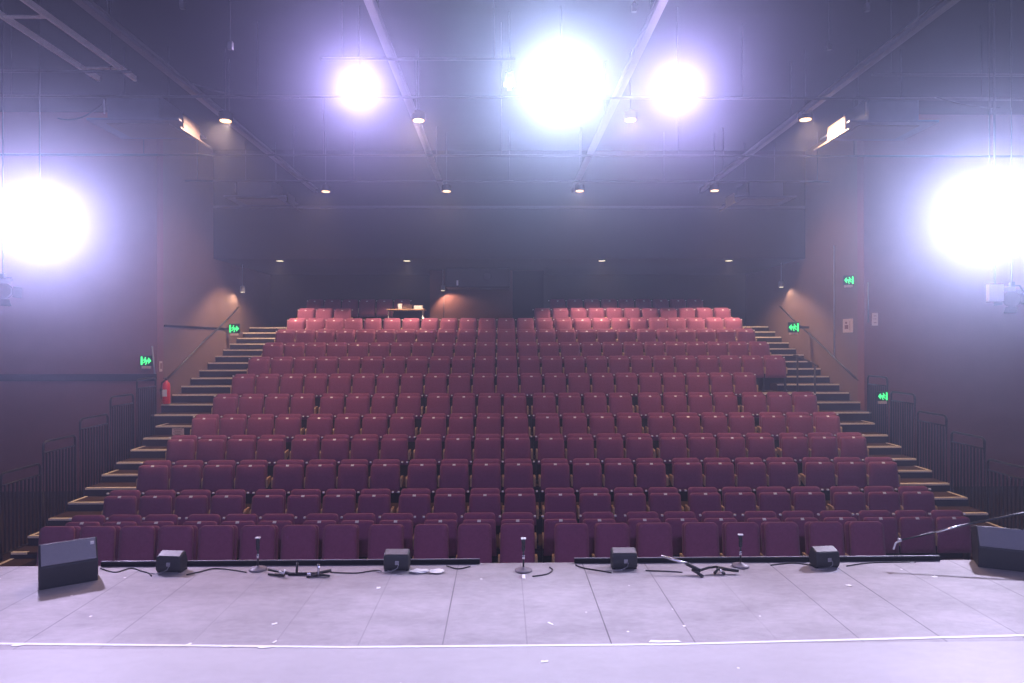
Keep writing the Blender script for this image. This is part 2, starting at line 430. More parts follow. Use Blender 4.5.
# handrails on the stair walls
def handrail(x, off, pts, label):
    t = thing('handrail', label, 'handrail')
    MB().tube([(x, y, z) for y, z in pts], .024).build('rail', M['blackrail'], t, True)
    for y, z in pts[::2]:
        MB().tube([(x, y, z), (x+off*.6, y, z-.05), (x+off, y, z-.05)], .010, 6).build('wall_bracket', M['blackrail'], t, True)
    return t
def hp(): return [(16.25, 1.46), (16.9, 1.74), (17.6, 2.06), (18.4, 2.42), (19.2, 2.74), (19.9, 3.03), (20.7, 3.40)]
handrail(WL+.08, -.079, hp(), 'dark sloping handrail on the wall above the fire extinguisher')
handrail(WR-.08, .079, hp(), 'dark sloping handrail on the wall by the landing on the poster side')
# free standing stair rail on the landing side (two posts)
t = thing('stair_rail', 'dark two-post stair rail standing at the end of row eight', 'handrail', (0, 0, 0))
p0 = at(797, 357, 16.1); p1 = at(812.5, 366, 15.25)
MB().tube([(p0.x+.01, 16.1, FL[8]), (p0.x+.01, 16.1, p0.z)], .022).build('post', M['blackrail'], t, True)
MB().tube([(p0.x+.01, 15.2, FL[7]+.17), (p0.x+.01, 15.2, p1.z)], .022).build('post', M['blackrail'], t, True)
MB().tube([(p0.x+.01, 15.05, p1.z-.02), (p0.x+.01, 15.2, p1.z+.02), (p0.x+.01, 16.1, p0.z+.02), (p0.x+.01, 16.3, p0.z+.02)], .02).build('rail', M['blackrail'], t, True)

# ------------------------------------------------------------------ ceiling grid
def bar_x(y, z, x0, x1, label, r=.024, m='darksteel'):
    o = tag(MB().tube([(x0, y, z), (x1, y, z)], r).build('lighting_bar', M[m], None, True), label, 'lighting bar', 'lighting bars across the hall')
    n = max(2, int((x1-x0)/4)+1)
    for i in range(n):
        x = x0+.3+(x1-x0-.6)*i/(n-1)
        MB().tube([(x, y, z+r), (x, y, CZ)], .008, 6).build('drop_rod', M['darksteel'], o, True)
GZ = 6.44
for y, x0, x1, lab in ((10.4, -7.9, -5.6, 'short grey lighting bar beside the cable ladder'), (10.42, 5.7, 8.4, 'short grey lighting bar above the big side lamp near the posters'),
                  (11.45, -12.5, 12.5, 'long grey lighting bar level with the three stage lamps'), (15.0, -12, 12, 'long grey lighting bar behind the stage lamps'),
                  (17.4, -8, 8.4, 'long grey lighting bar by the second line of warm downlights'), (7.6, -12, 12, 'long grey lighting bar nearest the stage, in front of all the lamps'),
                  (9.9, -2.6, .2, 'short grey lighting bar over the middle of the hall')):
    bar_x(y, GZ, x0, x1, lab)
for x, lab in ((-5.15, 'long steel grid beam beside the cable ladder'), (-1.62, 'long steel grid beam over the seats beyond the violet lamp'), (1.98, 'long steel grid beam between the middle lamp and a violet lamp'), (5.55, 'long steel grid beam on the poster side')):
    mb = MB()
    mb.box(x-.055, x+.055, 3.5, 19.0, 6.60, 6.612); mb.box(x-.055, x+.055, 3.5, 19.0, 6.50, 6.512); mb.box(x-.006, x+.006, 3.5, 19.0, 6.512, 6.60)
    o = tag(mb.build('grid_beam', M['beam']), lab, 'steel beam', 'grid beams under the ceiling')
    for y in (5, 9, 13, 17): MB().tube([(x, y, 6.61), (x, y, CZ)], .012, 6).build('drop_rod', M['darksteel'], o, True)
t = thing('cable_ladder', 'pale steel cable ladder hanging under the ceiling above the air diffuser', 'cable ladder')
for x in (-6.43, -5.85):
    MB().box(x-.02, x+.02, 5.0, 11.0, 6.52, 6.60).build('side_rail', M['bracket'], t)
for y in (5.6, 7.25, 8.9, 10.55): MB().box(-6.415, -5.865, y-.03, y+.03, 6.54, 6.56).build('rung', M['bracket'], t)
for x in (-6.43, -5.85):
    MB().tube([(x, 8.2, 6.6), (x, 8.2, CZ)], .01, 6).build('drop_rod', M['darksteel'], t, True)
# hanging clamps and cables
for px, py, Y, lab in ((183, 4, 8.4, 'small clamp near the top of the hall above a downlight'), (231, 45, 8.4, 'small clamp between cable ladder and violet lamp'), (868, 8, 8.4, 'small clamp near the long beam on the poster side'), (830, 47, 9.4, 'small clamp below the beam on the poster side'), (635, 8, 8.4, 'small clamp beside the beam over the middle lamp')):
    p = at(px, py, Y); o = thing('pipe_clamp', lab, 'clamp', p, group='empty pipe clamps')
    MB().box(-.03, .03, -.03, .03, -.05, .05, .008).build('body', M['darksteel'], o)
    MB().tube([(0, 0, .05), (0, 0, CZ-p.z)], .008, 6).build('rod', M['darksteel'], o)
def cable(pts, label, r=.012, m='cable', name='cable', cat='cable'):
    return tag(MB().tube(pts, r, 6).build(name, M[m], None, True), label, cat)
def sag(a, b, s, n=9):
    a, b = Vector(a), Vector(b); return [a.lerp(b, i/n) - Vector((0, 0, s*4*(i/n)*(1-i/n))) for i in range(n+1)]
cable(sag(at(58, 117, 11.6), at(102, 103, 12.0), .12), 'pale cable sagging to the air diffuser by the side lamp', .012, 'darksteel', 'hanging_cable')
cable(sag(at(193, 83, 11.2), at(300, 97, 11.4), .10), 'thin cable sagging from the beam to the lighting bar', .012, 'darksteel', 'hanging_cable')
cable(sag(at(935, 97, 11.4), at(1000, 109, 11.0), .05), 'thin cable sagging over the side lamp near the posters', .012, 'darksteel', 'hanging_cable')

# downlights
def downlight(p, label, m, grp, r=.085, up=.25, top=None):
    t = thing('downlight', label, 'downlight', p, group=grp)
    MB().lathe([(r+.02, 0), (r+.025, .02), (r+.02, .14), (r*.6, .17), (.02, .18)], 16).build('housing', M['black'], t, True)
    MB().lathe([(r, -.012), (r, .004)], 16).build('lamp_glass', M[m], t)
    if up: MB().tube([(0, 0, .17), (0, 0, up)], .01, 6).build('rod', M['darksteel'], t)
    return t
def lamp(kind, name, loc, energy, col, rot=None, size=None, blend=.6, radius=.08, parent=None):
    l = bpy.data.lights.new(name, kind); l.energy = energy; l.color = col
    if kind == 'SPOT': l.spot_size = R(size); l.spot_blend = blend
    l.shadow_soft_size = radius
    o = link(bpy.data.objects.new(name, l)); o.location = loc
    if rot is not None:
        o.rotation_euler = Vector(rot).to_track_quat('-Z', 'Y').to_euler()
    return o
WARM = (1, .62, .42)
DL_A, DL_B, DL_C = 240, 160, 500
for px, lab in ((226, 'warm downlight nearest the air diffuser on the extinguisher side'), (419, 'warm downlight beside the violet lamp, front line'), (631, 'warm downlight below the middle stage lamp'), (806, 'warm downlight next to the cream diffuser panel')):
    p = at(px, 120, 12.5); t = downlight(p, lab, 'lamp_warm_near', 'front line of warm downlights', .10, CZ-p.z)
    lamp('SPOT', 'downlight_lamp', p-Vector((0, 0, .03)), DL_A*(3.3 if px in (226, 806) else 1), WARM, ((px-502)/900 if px in (226, 806) else 0, -.12, -1), 150)
for i, px in enumerate((326, 447, 580, 715)):
    p = at(px, 191, 17.5); t = downlight(p, 'warm downlight, %s from the extinguisher side in the middle line' % ordn[i+1], 'lamp_warm', 'middle line of warm downlights', .10, CZ-p.z)
    lamp('SPOT', 'downlight_lamp', p-Vector((0, 0, .03)), DL_B*(2.2 if px in (326, 715) else 1), WARM, ((px-502)/500 if px in (326, 715) else 0, -.15, -1), 140)
for i, px in enumerate((280, 407, 602, 729)):
    p = at(px, 261, 19.5); p.z = SOF-.02
    t = thing('recessed_downlight', 'pale recessed downlight, %s from the extinguisher side over the back rows' % ordn[i+1], 'downlight', p, group='recessed downlights over the back rows')
    MB().lathe([(.10, 0), (.14, .002), (.14, .019), (.10, .019)], 20).build('trim_ring', M['black'], t)
    MB().lathe([(.098, -.004), (.098, .0)], 20).build('lamp_glass', M['lamp_back'], t)
    lamp('SPOT', 'recessed_downlight_lamp', p-Vector((0, 0, .03)), DL_C, (1, .68, .48), ((px-502)/1500, .12, -1), 124, .35)

for sx, x in ((-1, -7.25), (1, 7.8)):  # extra narrow spots added at the outer downlights to brighten the stair nosings
    for y in (11.6, 13.6):
        q = at(226 if sx < 0 else 806, 120, 12.5)
        lamp('SPOT', 'stair_fill_beam', q-Vector((0, 0, .04)), 620, (1, .70, .46), (x-q.x, y-q.y, -.2-q.z), 26, .8)
# stage lanterns
def lantern(p, aim, label, lens, power, col, r=.10, top=GZ, cone=70, lit=True, grp=None):
    t = thing('stage_lantern', label, 'stage lamp', p, group=grp)
    d = (Vector(aim)-Vector(p)).normalized()
    q = d.to_track_quat('Z', 'Y').to_matrix().to_4x4()
    MB().lathe([(r*.75, -.42), (r*1.05, -.38), (r*1.15, -.16), (r*.95, -.12), (r*.95, -.02), (r*1.25, 0), (r*1.25, .02), (r*1.02, .02), (r*1.02, -.01)], 20, q).build('body', M['blackmetal'], t, True)
    MB().lathe([(r, 0), (r, .004)], 20, q).build('lens', M[lens], t)
    y = MB(); s = r*1.35
    y.tube([q @ Vector(v) for v in ((s, 0, -.2),)] + [Vector((s*.9, 0, .2)), Vector((-s*.9, 0, .2))] + [q @ Vector((-s, 0, -.2))], .012, 6)
    y.build('yoke', M['blackmetal'], t, True)
    MB().box(-.03, .03, -.03, .03, .18, .26, .006).tube([(0, 0, .24), (0, 0, max(.3, top-p[2]))], .011, 6).build('clamp', M['blackmetal'], t)
    for a in range(4):
        mb = MB(); rot = q @ Matrix.Rotation(a*math.pi/2, 4, 'Z')
        mb.box(-r*.8, r*.8, -.003, .003, 0, r*1.3, mat=rot @ Matrix.Translation((0, r*1.2, .02)) @ Matrix.Rotation(R(-38), 4, 'X'))
        mb.build('barn_door', M['blackmetal'], t)
    if lit:
        lamp('SPOT', 'stage_lantern_lamp', Vector(p)+d*.06, power, col, d, cone, .5, r*.8)
    return t
P0 = 2150
WHT = (.68, .74, 1); VIO = (.70, .52, 1)
lantern(at(562, 84, 10.9), (0, -1.5, .3), 'dazzling cold white stage lamp, the middle and biggest overhead', 'lens_white', P0*1.0, WHT, .16, CZ, 76)
lantern(at(360, 86, 10.9), (-.8, -1.5, .3), 'dazzling violet white stage lamp overhead on the extinguisher side', 'lens_violet', P0*.46, VIO, .10, CZ, 76)
lantern(at(678, 88, 10.9), (.8, -1.5, .3), 'dazzling violet white stage lamp overhead on the poster side', 'lens_violet', P0*.5, VIO, .10, CZ, 76)
lantern(at(40, 219, 10.3), (.5, -1.5, .3), 'dazzling white side stage lamp low over the extinguisher side', 'lens_violet', P0*.95, (.70, .60, 1), .14, CZ, 84)
lantern(at(990, 216, 10.3), (-.5, -1.5, .3), 'dazzling white side stage lamp low over the poster side', 'lens_white', P0*1.4, (.70, .66, 1), .16, CZ, 84)
lantern(at(510, 84, 11.1), (0, 0, 1), 'small pale stage lamp just beside the middle one', 'lens_white', 60, WHT, .05, CZ, 60)
lantern(at(3, 290, 10.3), (2, 3, .8), 'unlit stage lamp under the side lamp on the extinguisher side', 'blackmetal', 0, WHT, .10, CZ, lit=False)
lantern(at(1012, 300, 10.3), (-2, 3, .8), 'unlit stage lamp under the side lamp on the poster side', 'blackmetal', 0, WHT, .10, CZ, lit=False)
p = at(995, 294, 10.0); o = thing('junction_box', 'pale square junction box beside the unlit lamp', 'junction box', p)
MB().box(-.11, .11, -.04, .04, -.13, .13, .01).build('case', M['white'], o)
MB().tube([(0, 0, .13), (0, 0, CZ-p.z)], .016, 6).build('pole', M['darksteel'], o)

# air diffusers
def diffuser(cx, y, s, label, zc=6.24):
    t = thing('air_diffuser', label, 'air diffuser', (cx, y, zc), group='hanging air diffusers')
    MB().box(-.45, .45, .0, .9, .02, .42, .01).build('plenum_box', M['duct'], t)
    MB().box(-.8, .8, -.02, 1.1, -.02, .02, .005).build('tray', M['duct'], t)
    MB().box(-.55, .55, .15, .95, -.04, -.02, .004).build('vent_face', M['speaker_top'], t)
    x = -.825*s
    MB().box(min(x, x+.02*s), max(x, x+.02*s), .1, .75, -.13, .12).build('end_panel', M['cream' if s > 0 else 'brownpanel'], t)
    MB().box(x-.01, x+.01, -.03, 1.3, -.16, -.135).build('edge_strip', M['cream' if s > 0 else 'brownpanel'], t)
    for xx in (-.4, .4): MB().tube([(xx, .45, .42), (xx, .45, CZ-zc)], .012, 6).build('drop_rod', M['darksteel'], t)
    MB().tube([(-.5, .0, .1), (-.5, 0, .34)], .014, 6).build('handle', M['steel'], t)
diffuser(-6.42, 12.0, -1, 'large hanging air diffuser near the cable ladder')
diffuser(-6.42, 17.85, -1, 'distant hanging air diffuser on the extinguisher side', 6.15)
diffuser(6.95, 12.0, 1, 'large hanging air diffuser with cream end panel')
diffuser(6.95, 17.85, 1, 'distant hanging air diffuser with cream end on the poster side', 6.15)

# projector housing under the soffit
t = thing('projector_housing', 'dark box hanging from the lowered ceiling above the booth wall', 'projector box', (-.75, 21.2, 3.98))
MB().box(-1.0, 1.0, 0, .9, .06, .66, .03).build('case', M['speaker'], t)
MB().lathe([(.12, 0), (.14, .1), (.11, .1)], 16, Matrix.Translation((.3, 0, .4)) @ Matrix.Rotation(R(90), 4, 'X')).build('lens', M['blackmetal'], t, True)
MB().box(-.66, -.60, -.012, -.001, .12, .28).build('tag', M['white'], t)
for x in (-.8, .8): MB().tube([(x, .45, .655), (x, .45, SOF-3.98)], .014, 6).build('hanger', M['blackmetal'], t)

# stage lamp light on side walls: wall lanterns on conduits
def wall_drop(x, y, zb, zt, label):
    t = thing('pendant_lamp', label, 'pendant lamp', (x, y, zb))
    MB().lathe([(.07, 0), (.075, .02), (.07, .16), (.03, .19)], 14).build('housing', M['steel'], t, True)
    MB().lathe([(.06, -.008), (.06, .004)], 14).build('lamp_glass', M['lamp_back'], t)
    MB().tube([(0, 0, .18), (0, 0, zt-zb)], .012, 6).build('conduit', M['steel'], t, True)
wall_drop(WL+.24, 20.6, 3.86, SOF, 'small lamp on a thin conduit lighting the stair wall above an exit sign')
lamp('SPOT', 'pendant_lamp_light', (WL+.26, 20.6, 3.83), 28, (1, .78, .62), (-.35, -.25, -1), 130, .5, .03)
t = wall_drop(WR-.24, 20.2, 3.96, SOF, 'small lamp on a thin conduit over the stairs on the poster side')
lamp('SPOT', 'pendant_lamp_light', (WR-.26, 20.2, 3.93), 22, (1, .78, .64), (.35, -.25, -1), 130, .5, .03)
p = at(443, 291, 22.0)
wall_drop(p.x, 22.03, p.z+.02, SOF, 'small lamp hanging in front of the reddish booth wall')
lamp('SPOT', 'pendant_lamp_light', (p.x, 22.0, p.z-.01), 75, (1, .58, .44), (.40, .25, -1), 125, .5, .03)
cable([(p.x, 22.27, FL[14]), (p.x+.01, 22.27, p.z+.1)], 'dark thin cable running down the reddish booth wall', .014, 'cable', 'wall_cable')
p = at(827, 372, 16.9); cable([(WR-.03, 17.4, 1.9), (WR-.03, 17.4, 4.8)], 'pale conduit on the wall beside the handrail on the poster side', .018, 'steel', 'conduit', 'conduit')
p = at(865, 323, 15.95); cable([(8.63, YW-.03, p.z), (8.63, YW-.03, p.z+.95)], 'short pale conduit above the small notice', .018, 'steel', 'conduit', 'conduit')
p = at(156, 379, 15.95); cable([(WL-.025, YW-.03, p.z), (WL-.10, YW-.03, p.z+.78)], 'short pale conduit beside the exit sign near the extinguisher', .018, 'steel', 'conduit', 'conduit')

# ------------------------------------------------------------------ exit signs
def exit_sign(p, label, flip=1, w=.27, bracket=None):
    t = thing('exit_sign', label, 'exit sign', p, group=None)
    h = w*.9
    MB().box(-w/2, w/2, -.03, .03, -h/2, h/2, .006).build('case', M['signback'], t)
    s = w/2*flip; y0, y1 = -.036, -.030
    mb = MB()
    def P(pts): mb.prism([(a*s, b*h/2) for a, b in pts], 'y', y0, y1)
    # door, running figure, arrow
    P([(-.86, -.8), (-.58, -.8), (-.58, .8), (-.86, .8)])
    P([(-.18, .50), (-.04, .42), (.04, .56), (-.04, .72), (-.18, .68)])              # head
    P([(-.30, .40), (-.02, .36), (.12, .02), (-.04, -.10), (-.22, .10), (-.52, .02), (-.50, .16), (-.30, .22)])
    P([(-.08, -.06), (.12, .0), (.16, -.40), (.02, -.78), (-.10, -.74), (.02, -.38)])
    P([(-.20, .06), (-.06, -.1), (-.26, -.42), (-.54, -.44), (-.54, -.32), (-.32, -.30)])
    P([(.42, -.62), (.92, 0), (.42, .62), (.42, .20), (.20, .20), (.20, -.20), (.42, -.20)])
    mb.build('pictogram', M['signlit'], t)
    b = MB().box(-w*.34, w*.34, -.05, .04, -h/2-.06, -h/2-.002, .006).build('lamp_strip', M['paper'], t)
    if bracket: MB().box(*bracket).build('bracket', M['blackmetal'], t)
    return t
p = at(145, 360, 15.9); p.y = YW-.032; exit_sign(p, 'small green exit sign on the wall nearest the fire extinguisher', 1)
p = at(234.5, 328, 20.0); exit_sign(p, 'green exit sign at the top of the stairs on the extinguisher side', 1, .31, (WL+.001-p.x, -.1, -.01, .01, -.03, .03))
p = at(793.5, 328, 18.9); exit_sign(p, 'green exit sign at the top of the stairs on the poster side', -1, .31, (.1, WR-.001-p.x, -.01, .01, -.03, .03))
p = at(848.5, 281, 16.5); exit_sign(p, 'green exit sign high above the square poster', -1, .25, (.1, WR-.001-p.x, -.01, .01, -.03, .03))
p = at(882, 397, 14.84); exit_sign(p, 'green exit sign low at the end post of the topmost guard rail', -1, .23, (.1, 8.47-p.x, -.01, .01, -.03, .03))
# notices
p = at(848, 326.5, 16.8)
t = thing('poster', 'pale pinkish poster on the stair wall under a green exit sign', 'poster', (WR-.004, 16.75, p.z))
MB().box(-.008, .003, -.24, .24, -.17, .17).build('sheet', M['paper'], t)
MB().box(-.011, -.008, -.03, .14, -.08, .02).box(-.011, -.008, .02, .12, .05, .10).box(-.011, -.008, -.12, -.10, -.12, .12).build('print', M['ink'], t)
p = at(869.5, 320, YW-.01)
t = thing('notice_sign', 'small tall pinkish notice at the wall corner beside the conduit', 'notice', (8.80, YW-.004, p.z))
MB().box(-.07, .07, -.008, .003, -.15, .15).build('sheet', M['paper'], t)
MB().box(-.035, .035, -.011, -.008, .07, .085).box(-.04, .03, -.011, -.008, .0, .012).box(-.035, .035, -.011, -.008, -.09, -.075).build('print', M['ink'], t)
p = at(159.5, 366, 15.9)
t = thing('notice_sign', 'narrow pale notice on the wall above the fire extinguisher', 'notice', (WL+.004, 16.16, p.z))
MB().box(-.003, .008, -.06, .06, -.12, .12).build('sheet', M['paper'], t)
MB().box(.008, .011, -.04, .04, -.06, .08).build('print', M['ink'], t)
p = at(178, 431.5, TY[8]-.516)
t = thing('notice_sign', 'white rectangular notice on a stair riser below the extinguisher', 'notice', (p.x, TY[8]-.516, p.z))
MB().box(-.13, .13, -.012, -.0, -.085, .085).build('sheet', M['paper'], t)
mb = MB()
for j, w in enumerate((.09, .07, .10, .06)): mb.box(-w, w, -.014, -.012, .05-.035*j, .062-.035*j)
mb.build('print', M['ink'], t)
# row markers on tier edges seen as small pale tiles
# fire extinguisher
p = at(165, 404, 16.15)
t = thing('fire_extinguisher', 'red fire extinguisher hanging at the wall corner beside the stairs', 'fire extinguisher', (WL+.14, 16.15, p.z+.02))
MB().lathe([(.07, 0), (.085, .02), (.085, .42), (.07, .49), (.03, .53), (.025, .56)], 20).build('cylinder', M['red'], t, True)
MB().box(-.02, .02, -.03, .03, .55, .60, .004).box(-.012, .012, -.13, .02, .60, .62, .003).build('valve', M['blackmetal'], t)
MB().tube([(0, -.03, .57), (-.08, -.07, .50), (-.095, -.07, .30), (-.095, -.05, .12)], .012, 6).build('hose', M['cable'], t, True)
MB().box(-.05, .05, -.0885, -.078, .18, .34).build('label_sheet', M['white'], t)
MB().box(-.139, -.08, -.03, .03, .30, .36).build('wall_bracket', M['blackmetal'], t)

# ------------------------------------------------------------------ control table at the back
t = thing('control_table', 'folding table with pale top standing in the gap of the back row', 'table', (0, 0, 0))
a = at(387.5, 309, 21.2); b = at(425, 309, 21.2); zt = a.z
MB().box(a.x, b.x, 21.0, 21.6, zt-.035, zt, .006).build('table_top', M['tan'], t)
MB().box(a.x+.14, b.x-.14, 21.5, 21.52, FL[13]+.25, zt-.04).build('modesty_panel', M['black'], t)
for x in (a.x+.05, b.x-.05):
    for y in (21.06, 21.40):
        MB().tube([(x, y, FL[13]), (x, y, zt-.036)], .018).build('leg', M['chrome'], t, True)
p = at(399.5, 305, 21.1)
o = tag(MB().lathe([(.055, 0), (.065, .01), (.075, .17), (.068, .17), (.05, .02)], 16).build('cup', M['white'], None, True, (p.x, 21.2, zt+.001)), 'white paper cup standing on the control table', 'cup')
p = at(418, 306, 21.1)
o = thing('document_box', 'white box of papers on the end of the control table', 'box', (p.x, 21.25, zt+.001))
MB().box(-.13, .13, -.10, .10, 0, .09, .004).build('box', M['white'], o)
MB().box(-.135, .135, -.105, .105, .085, .11, .004).build('lid', M['white'], o)
p = at(407, 305, 21.1)
o = thing('mixing_console', 'brown control console between cup and box on the table', 'console', (p.x+.02, 21.28, zt+.001))
MB().prism([(-.14, 0), (.16, 0), (.16, .16), (-.14, .05)], 'x', -.16, .12, .006).build('body', M['skin_box'], o)
mb = MB()
for i in range(5):
    mb.box(-.12+i*.05, -.11+i*.05, -.08+.0*i, .10, .085, .118+.0)
mb.build('fader_strip', M['blackmetal'], o)

# ------------------------------------------------------------------ stage things
# edge strips
for x0, x1, lab in ((-4.20, -.24, 'low black strip along the stage edge on the extinguisher side'), (.76, 4.66, 'low black strip along the stage edge on the poster side')):
    M['edge'] = M['black']
    t = thing('edge_strip', lab, 'stage edge strip', (0, 7.163, 0))
    MB().box(x0, x1, .040, .073, .001, .045, .004).build('channel', M['black'], t)
    MB().box(x0, x1, .058, .072, .0455, .053, .002).build('lip', M['steel'], t)
# white tape line
mb = MB()
for (xa, ya), (xb, yb) in (((-4.6, 5.405), (-1.2, 5.262)), ((-1.2, 5.262), (1.3, 5.262)), ((1.3, 5.262), (5.0, 5.40))):
    mb.prism([(xa, ya-.016), (xb, yb-.016), (xb, yb+.016), (xa, ya+.016)], 'z', .001, .003)
tag(mb.build('floor_tape', M['tape']), 'long straight strip of white tape across the stage floor', 'tape')
rt = random.Random(3)
def scrap(px, py, l, w, a, label):
    Y = CAMZ*F/(py-342.1)
    x = atX(px, Y)
    m_ = Matrix.Translation((x, Y, .0035)) @ Matrix.Rotation(a, 4, 'Z')
    pts = [(-l/2, -w/2), (-l/6, -w*.6), (l/3, -w*.4), (l/2, -w*.1), (l*.4, w*.5), (0, w*.35), (-l*.4, w*.55)]
    return tag(MB().prism(pts, 'z', -.001, .001, mat=m_).build('tape_scrap', M['tape']), label, 'tape scrap', 'torn scraps on the stage floor')
for a_ in ((18, 641, .10, .035, .1, 'torn white tape scrap at the end of the tape line by the wedge'), (187, 642, .07, .03, .8, 'small slanting white scrap above the tape line below the first small speaker'), (211, 643, .06, .02, 0, 'small flat white scrap on the tape line beyond the slanting one'),
           (228, 644, .09, .03, 0, 'wider white scrap on the tape line beyond two small ones'), (265, 645, .11, .04, .05, 'broad white scrap where a dark seam meets the tape line'), (274, 640, .05, .02, 1.1, 'upright white scrap on the dark seam near the broad one'),
           (274, 622, .05, .03, .6, 'lone white scrap on the seam above the tape line'), (664, 643, .26, .04, -.03, 'longest torn white piece on the tape line below the third small speaker'), (550, 624, .07, .02, -1.0, 'white slanting scrap below the middle microphone stand'),
           (544, 662, .06, .03, .1, 'white scrap in front of the tape line at the middle'), (934, 580, .06, .05, .2, 'white dot of tape near the wedge on the poster side'), (848, 588, .05, .05, .2, 'white dot of tape in front of the last small speaker'),
           (911, 565, .05, .05, 0, 'tiny white dot near the stage edge strip on the poster side'), (378, 587, .04, .05, .2, 'tiny white dot in front of the second small speaker')):
    scrap(*a_)
def crumple(px, py, s, label):
    Y = CAMZ*F/(py-342.1); x = atX(px, Y); bm = bmesh.new()
    bmesh.ops.create_icosphere(bm, subdivisions=2, radius=s)
    for v in bm.verts:
        v.co *= rt.uniform(.65, 1.15); v.co.z = v.co.z*.28 + s*.30; v.co.x *= 1.6
        v.co.z = max(v.co.z, .001)
    mb = MB(); mb.bm.free(); mb.bm = bm
    tag(mb.build('crumpled_tape', M['tape'], None, False, (x, Y, 0)), label, 'crumpled tape', 'crumpled white tape by the second small speaker')
crumple(419, 572, .06, 'crumpled white tape right beside the second small speaker')
crumple(436, 572, .055, 'crumpled white tape farther from the second small speaker')

# small front speakers
def small_speaker(px, label, rz=0, near=6.99):
    x = atX(px-1, 7.0)*.997
    t = thing('small_speaker', label, 'loudspeaker', (x, near, .001), rz, 'small speakers along the stage edge')
    w = .130
    MB().prism([(-.005, .012), (.13, 0.012), (.16, .09), (.11, .205), (.0, .165), (-.015, .07)], 'x', -w, w, .02, 3).build('cabinet', M['speaker'], t)
    MB().prism([(.012, .1705), (.100, .2025), (.102, .195), (.014, .163)], 'x', -w+.016, w-.016, .002).build('top_panel', M['speaker_top'], t)
    MB().tube([(.02, -.012, .09), (.03, -.035, .08), (.02, -.05, .05), (-.04, -.06, .02), (-.09, -.05, .008), (-.20, -.02, .006)], .004, 6).build('cable', M['steel'], t, True)
    MB().box(-.01, .03, -.017, -.004, .07, .11, .003).build('socket_plate', M['steel'], t)
    for sx in (-.11, .11): MB().box(sx-.015, sx+.015, .02, .14, 0, .013).build('foot', M['blackmetal'], t)
small_speaker(168, 'small black speaker at the stage edge nearest the big wedge', R(-4))
small_speaker(396.5, 'small black speaker at the stage edge beside the crumpled tape', 0)
small_speaker(625.5, 'small black speaker at the stage edge next to the long fallen stand', 0)
small_speaker(829, 'small black speaker at the stage edge near the poster side', R(6))

# wedge monitors
def wedge(x, y, rz, L, label):
    t = thing('wedge_monitor', label, 'stage monitor', (x, y, .001), rz)
    # profile (y,z) seen from the side; performer side is -y
    pr = [(0, 0), (.34, 0), (.40, .33), (.14, .40), (-.02, .21)]
    MB().prism(pr, 'x', 0, L, .01, 2).build('cabinet', M['speaker'], t)
    # grille lies on the slanted face
    d = Vector((.16, .19)).normalized(); n = Vector((-d.y, d.x))
    g = [Vector((-.02, .21))+d*.015, Vector((.14, .40))-d*.012]
    pts = [tuple(g[0]+n*.001), tuple(g[1]+n*.001), tuple(g[1]+n*.012), tuple(g[0]+n*.012)]
    MB().prism(pts, 'x', .015, L-.015, .003).build('grille', M['grille'], t)
    c = g[1]-d*.05+n*.013
    MB().box(L-.06, L-.03, c[0]-.012, c[0]+.004, c[1]-.016, c[1]+.012, .002).build('badge', M['white'], t)
    return t
wedge(-4.38, 6.52, R(35), .48, 'large black wedge monitor at the stage edge before the first small speaker')
wedge(4.92, 7.0, R(-26), .60, 'large black wedge monitor at the poster side end of the stage')

# short microphone stands
def desk_stand(px, py, label):
    Y = min(7.07, CAMZ*F/(py-342.1)); x = atX(px, Y)
    t = thing('microphone_stand', label, 'microphone stand', (x, Y, .001), group='short round-base microphone stands')
    MB().lathe([(.088, 0), (.09, .012), (.078, .022), (.02, .034), (.016, .045)], 24).build('base', M['stain'], t, True)
    MB().tube([(0, 0, .04), (0, 0, .22)], .009).build('pole', M['blackmetal'], t, True)
    MB().lathe([(.013, .12), (.015, .13), (.015, .155), (.012, .16)], 12).build('clutch', M['chrome'], t, True)
    MB().lathe([(.012, .20), (.019, .215), (.019, .265), (.012, .28)], 12).build('holder', M['blackmetal'], t, True)
    MB().tube([(0, -.012, .26), (0, .01, .33)], [.017, .022], 12).build('microphone_clip', M['blackmetal'], t, True)
    MB().box(-.026, .026, -.02, .02, .325, .337, .004).build('clip_top', M['bracket'], t)
    return t
desk_stand(257.5, 568, 'short microphone stand on the stage edge nearest the collapsed stand')
desk_stand(523, 571, 'short microphone stand alone at the middle of the stage edge')
desk_stand(740, 567.5, 'short microphone stand behind the long fallen boom stand')
Y0 = CAMZ*F/(577-342.1)
tag(MB().box(-.018, .018, -.06, .06, .001, .006, .002).build('tape_scrap', M['tape'], None, False, (atX(523, Y0), Y0, 0)), 'white tape mark just in front of the middle microphone stand', 'tape scrap', 'torn scraps on the stage floor')

# collapsed boom stands
t = thing('folded_stand', 'collapsed black boom stand lying near the second row of cables', 'microphone stand', (0, 0, 0))
t['label'] = 'collapsed black boom stand lying between a short stand and a small speaker'
def gp(px, py, Y, dz=0):
    p = at(px, py, Y); return (p.x, p.y, max(p.z+dz, .014))
MB().tube([gp(268, 569, 6.98), gp(284, 573, 6.95), gp(293, 575, 6.9)], .014).build('leg', M['blackmetal'], t, True)
MB().tube([gp(268, 574.5, 6.9), gp(284, 576.5, 6.86)], .012).build('leg', M['blackmetal'], t, True)
MB().tube([gp(296, 575, 6.90), gp(297, 562, 6.93)], .013).build('leg', M['blackmetal'], t, True)
MB().tube([gp(288, 573.5, 6.9), gp(308, 573, 6.9), gp(315, 573, 6.88), gp(331, 570, 6.92)], .016).build('boom', M['blackmetal'], t, True)
MB().tube([gp(306, 576, 6.82), gp(319, 574, 6.86), gp(329, 575.5, 6.82)], .013).build('pole', M['blackmetal'], t, True)
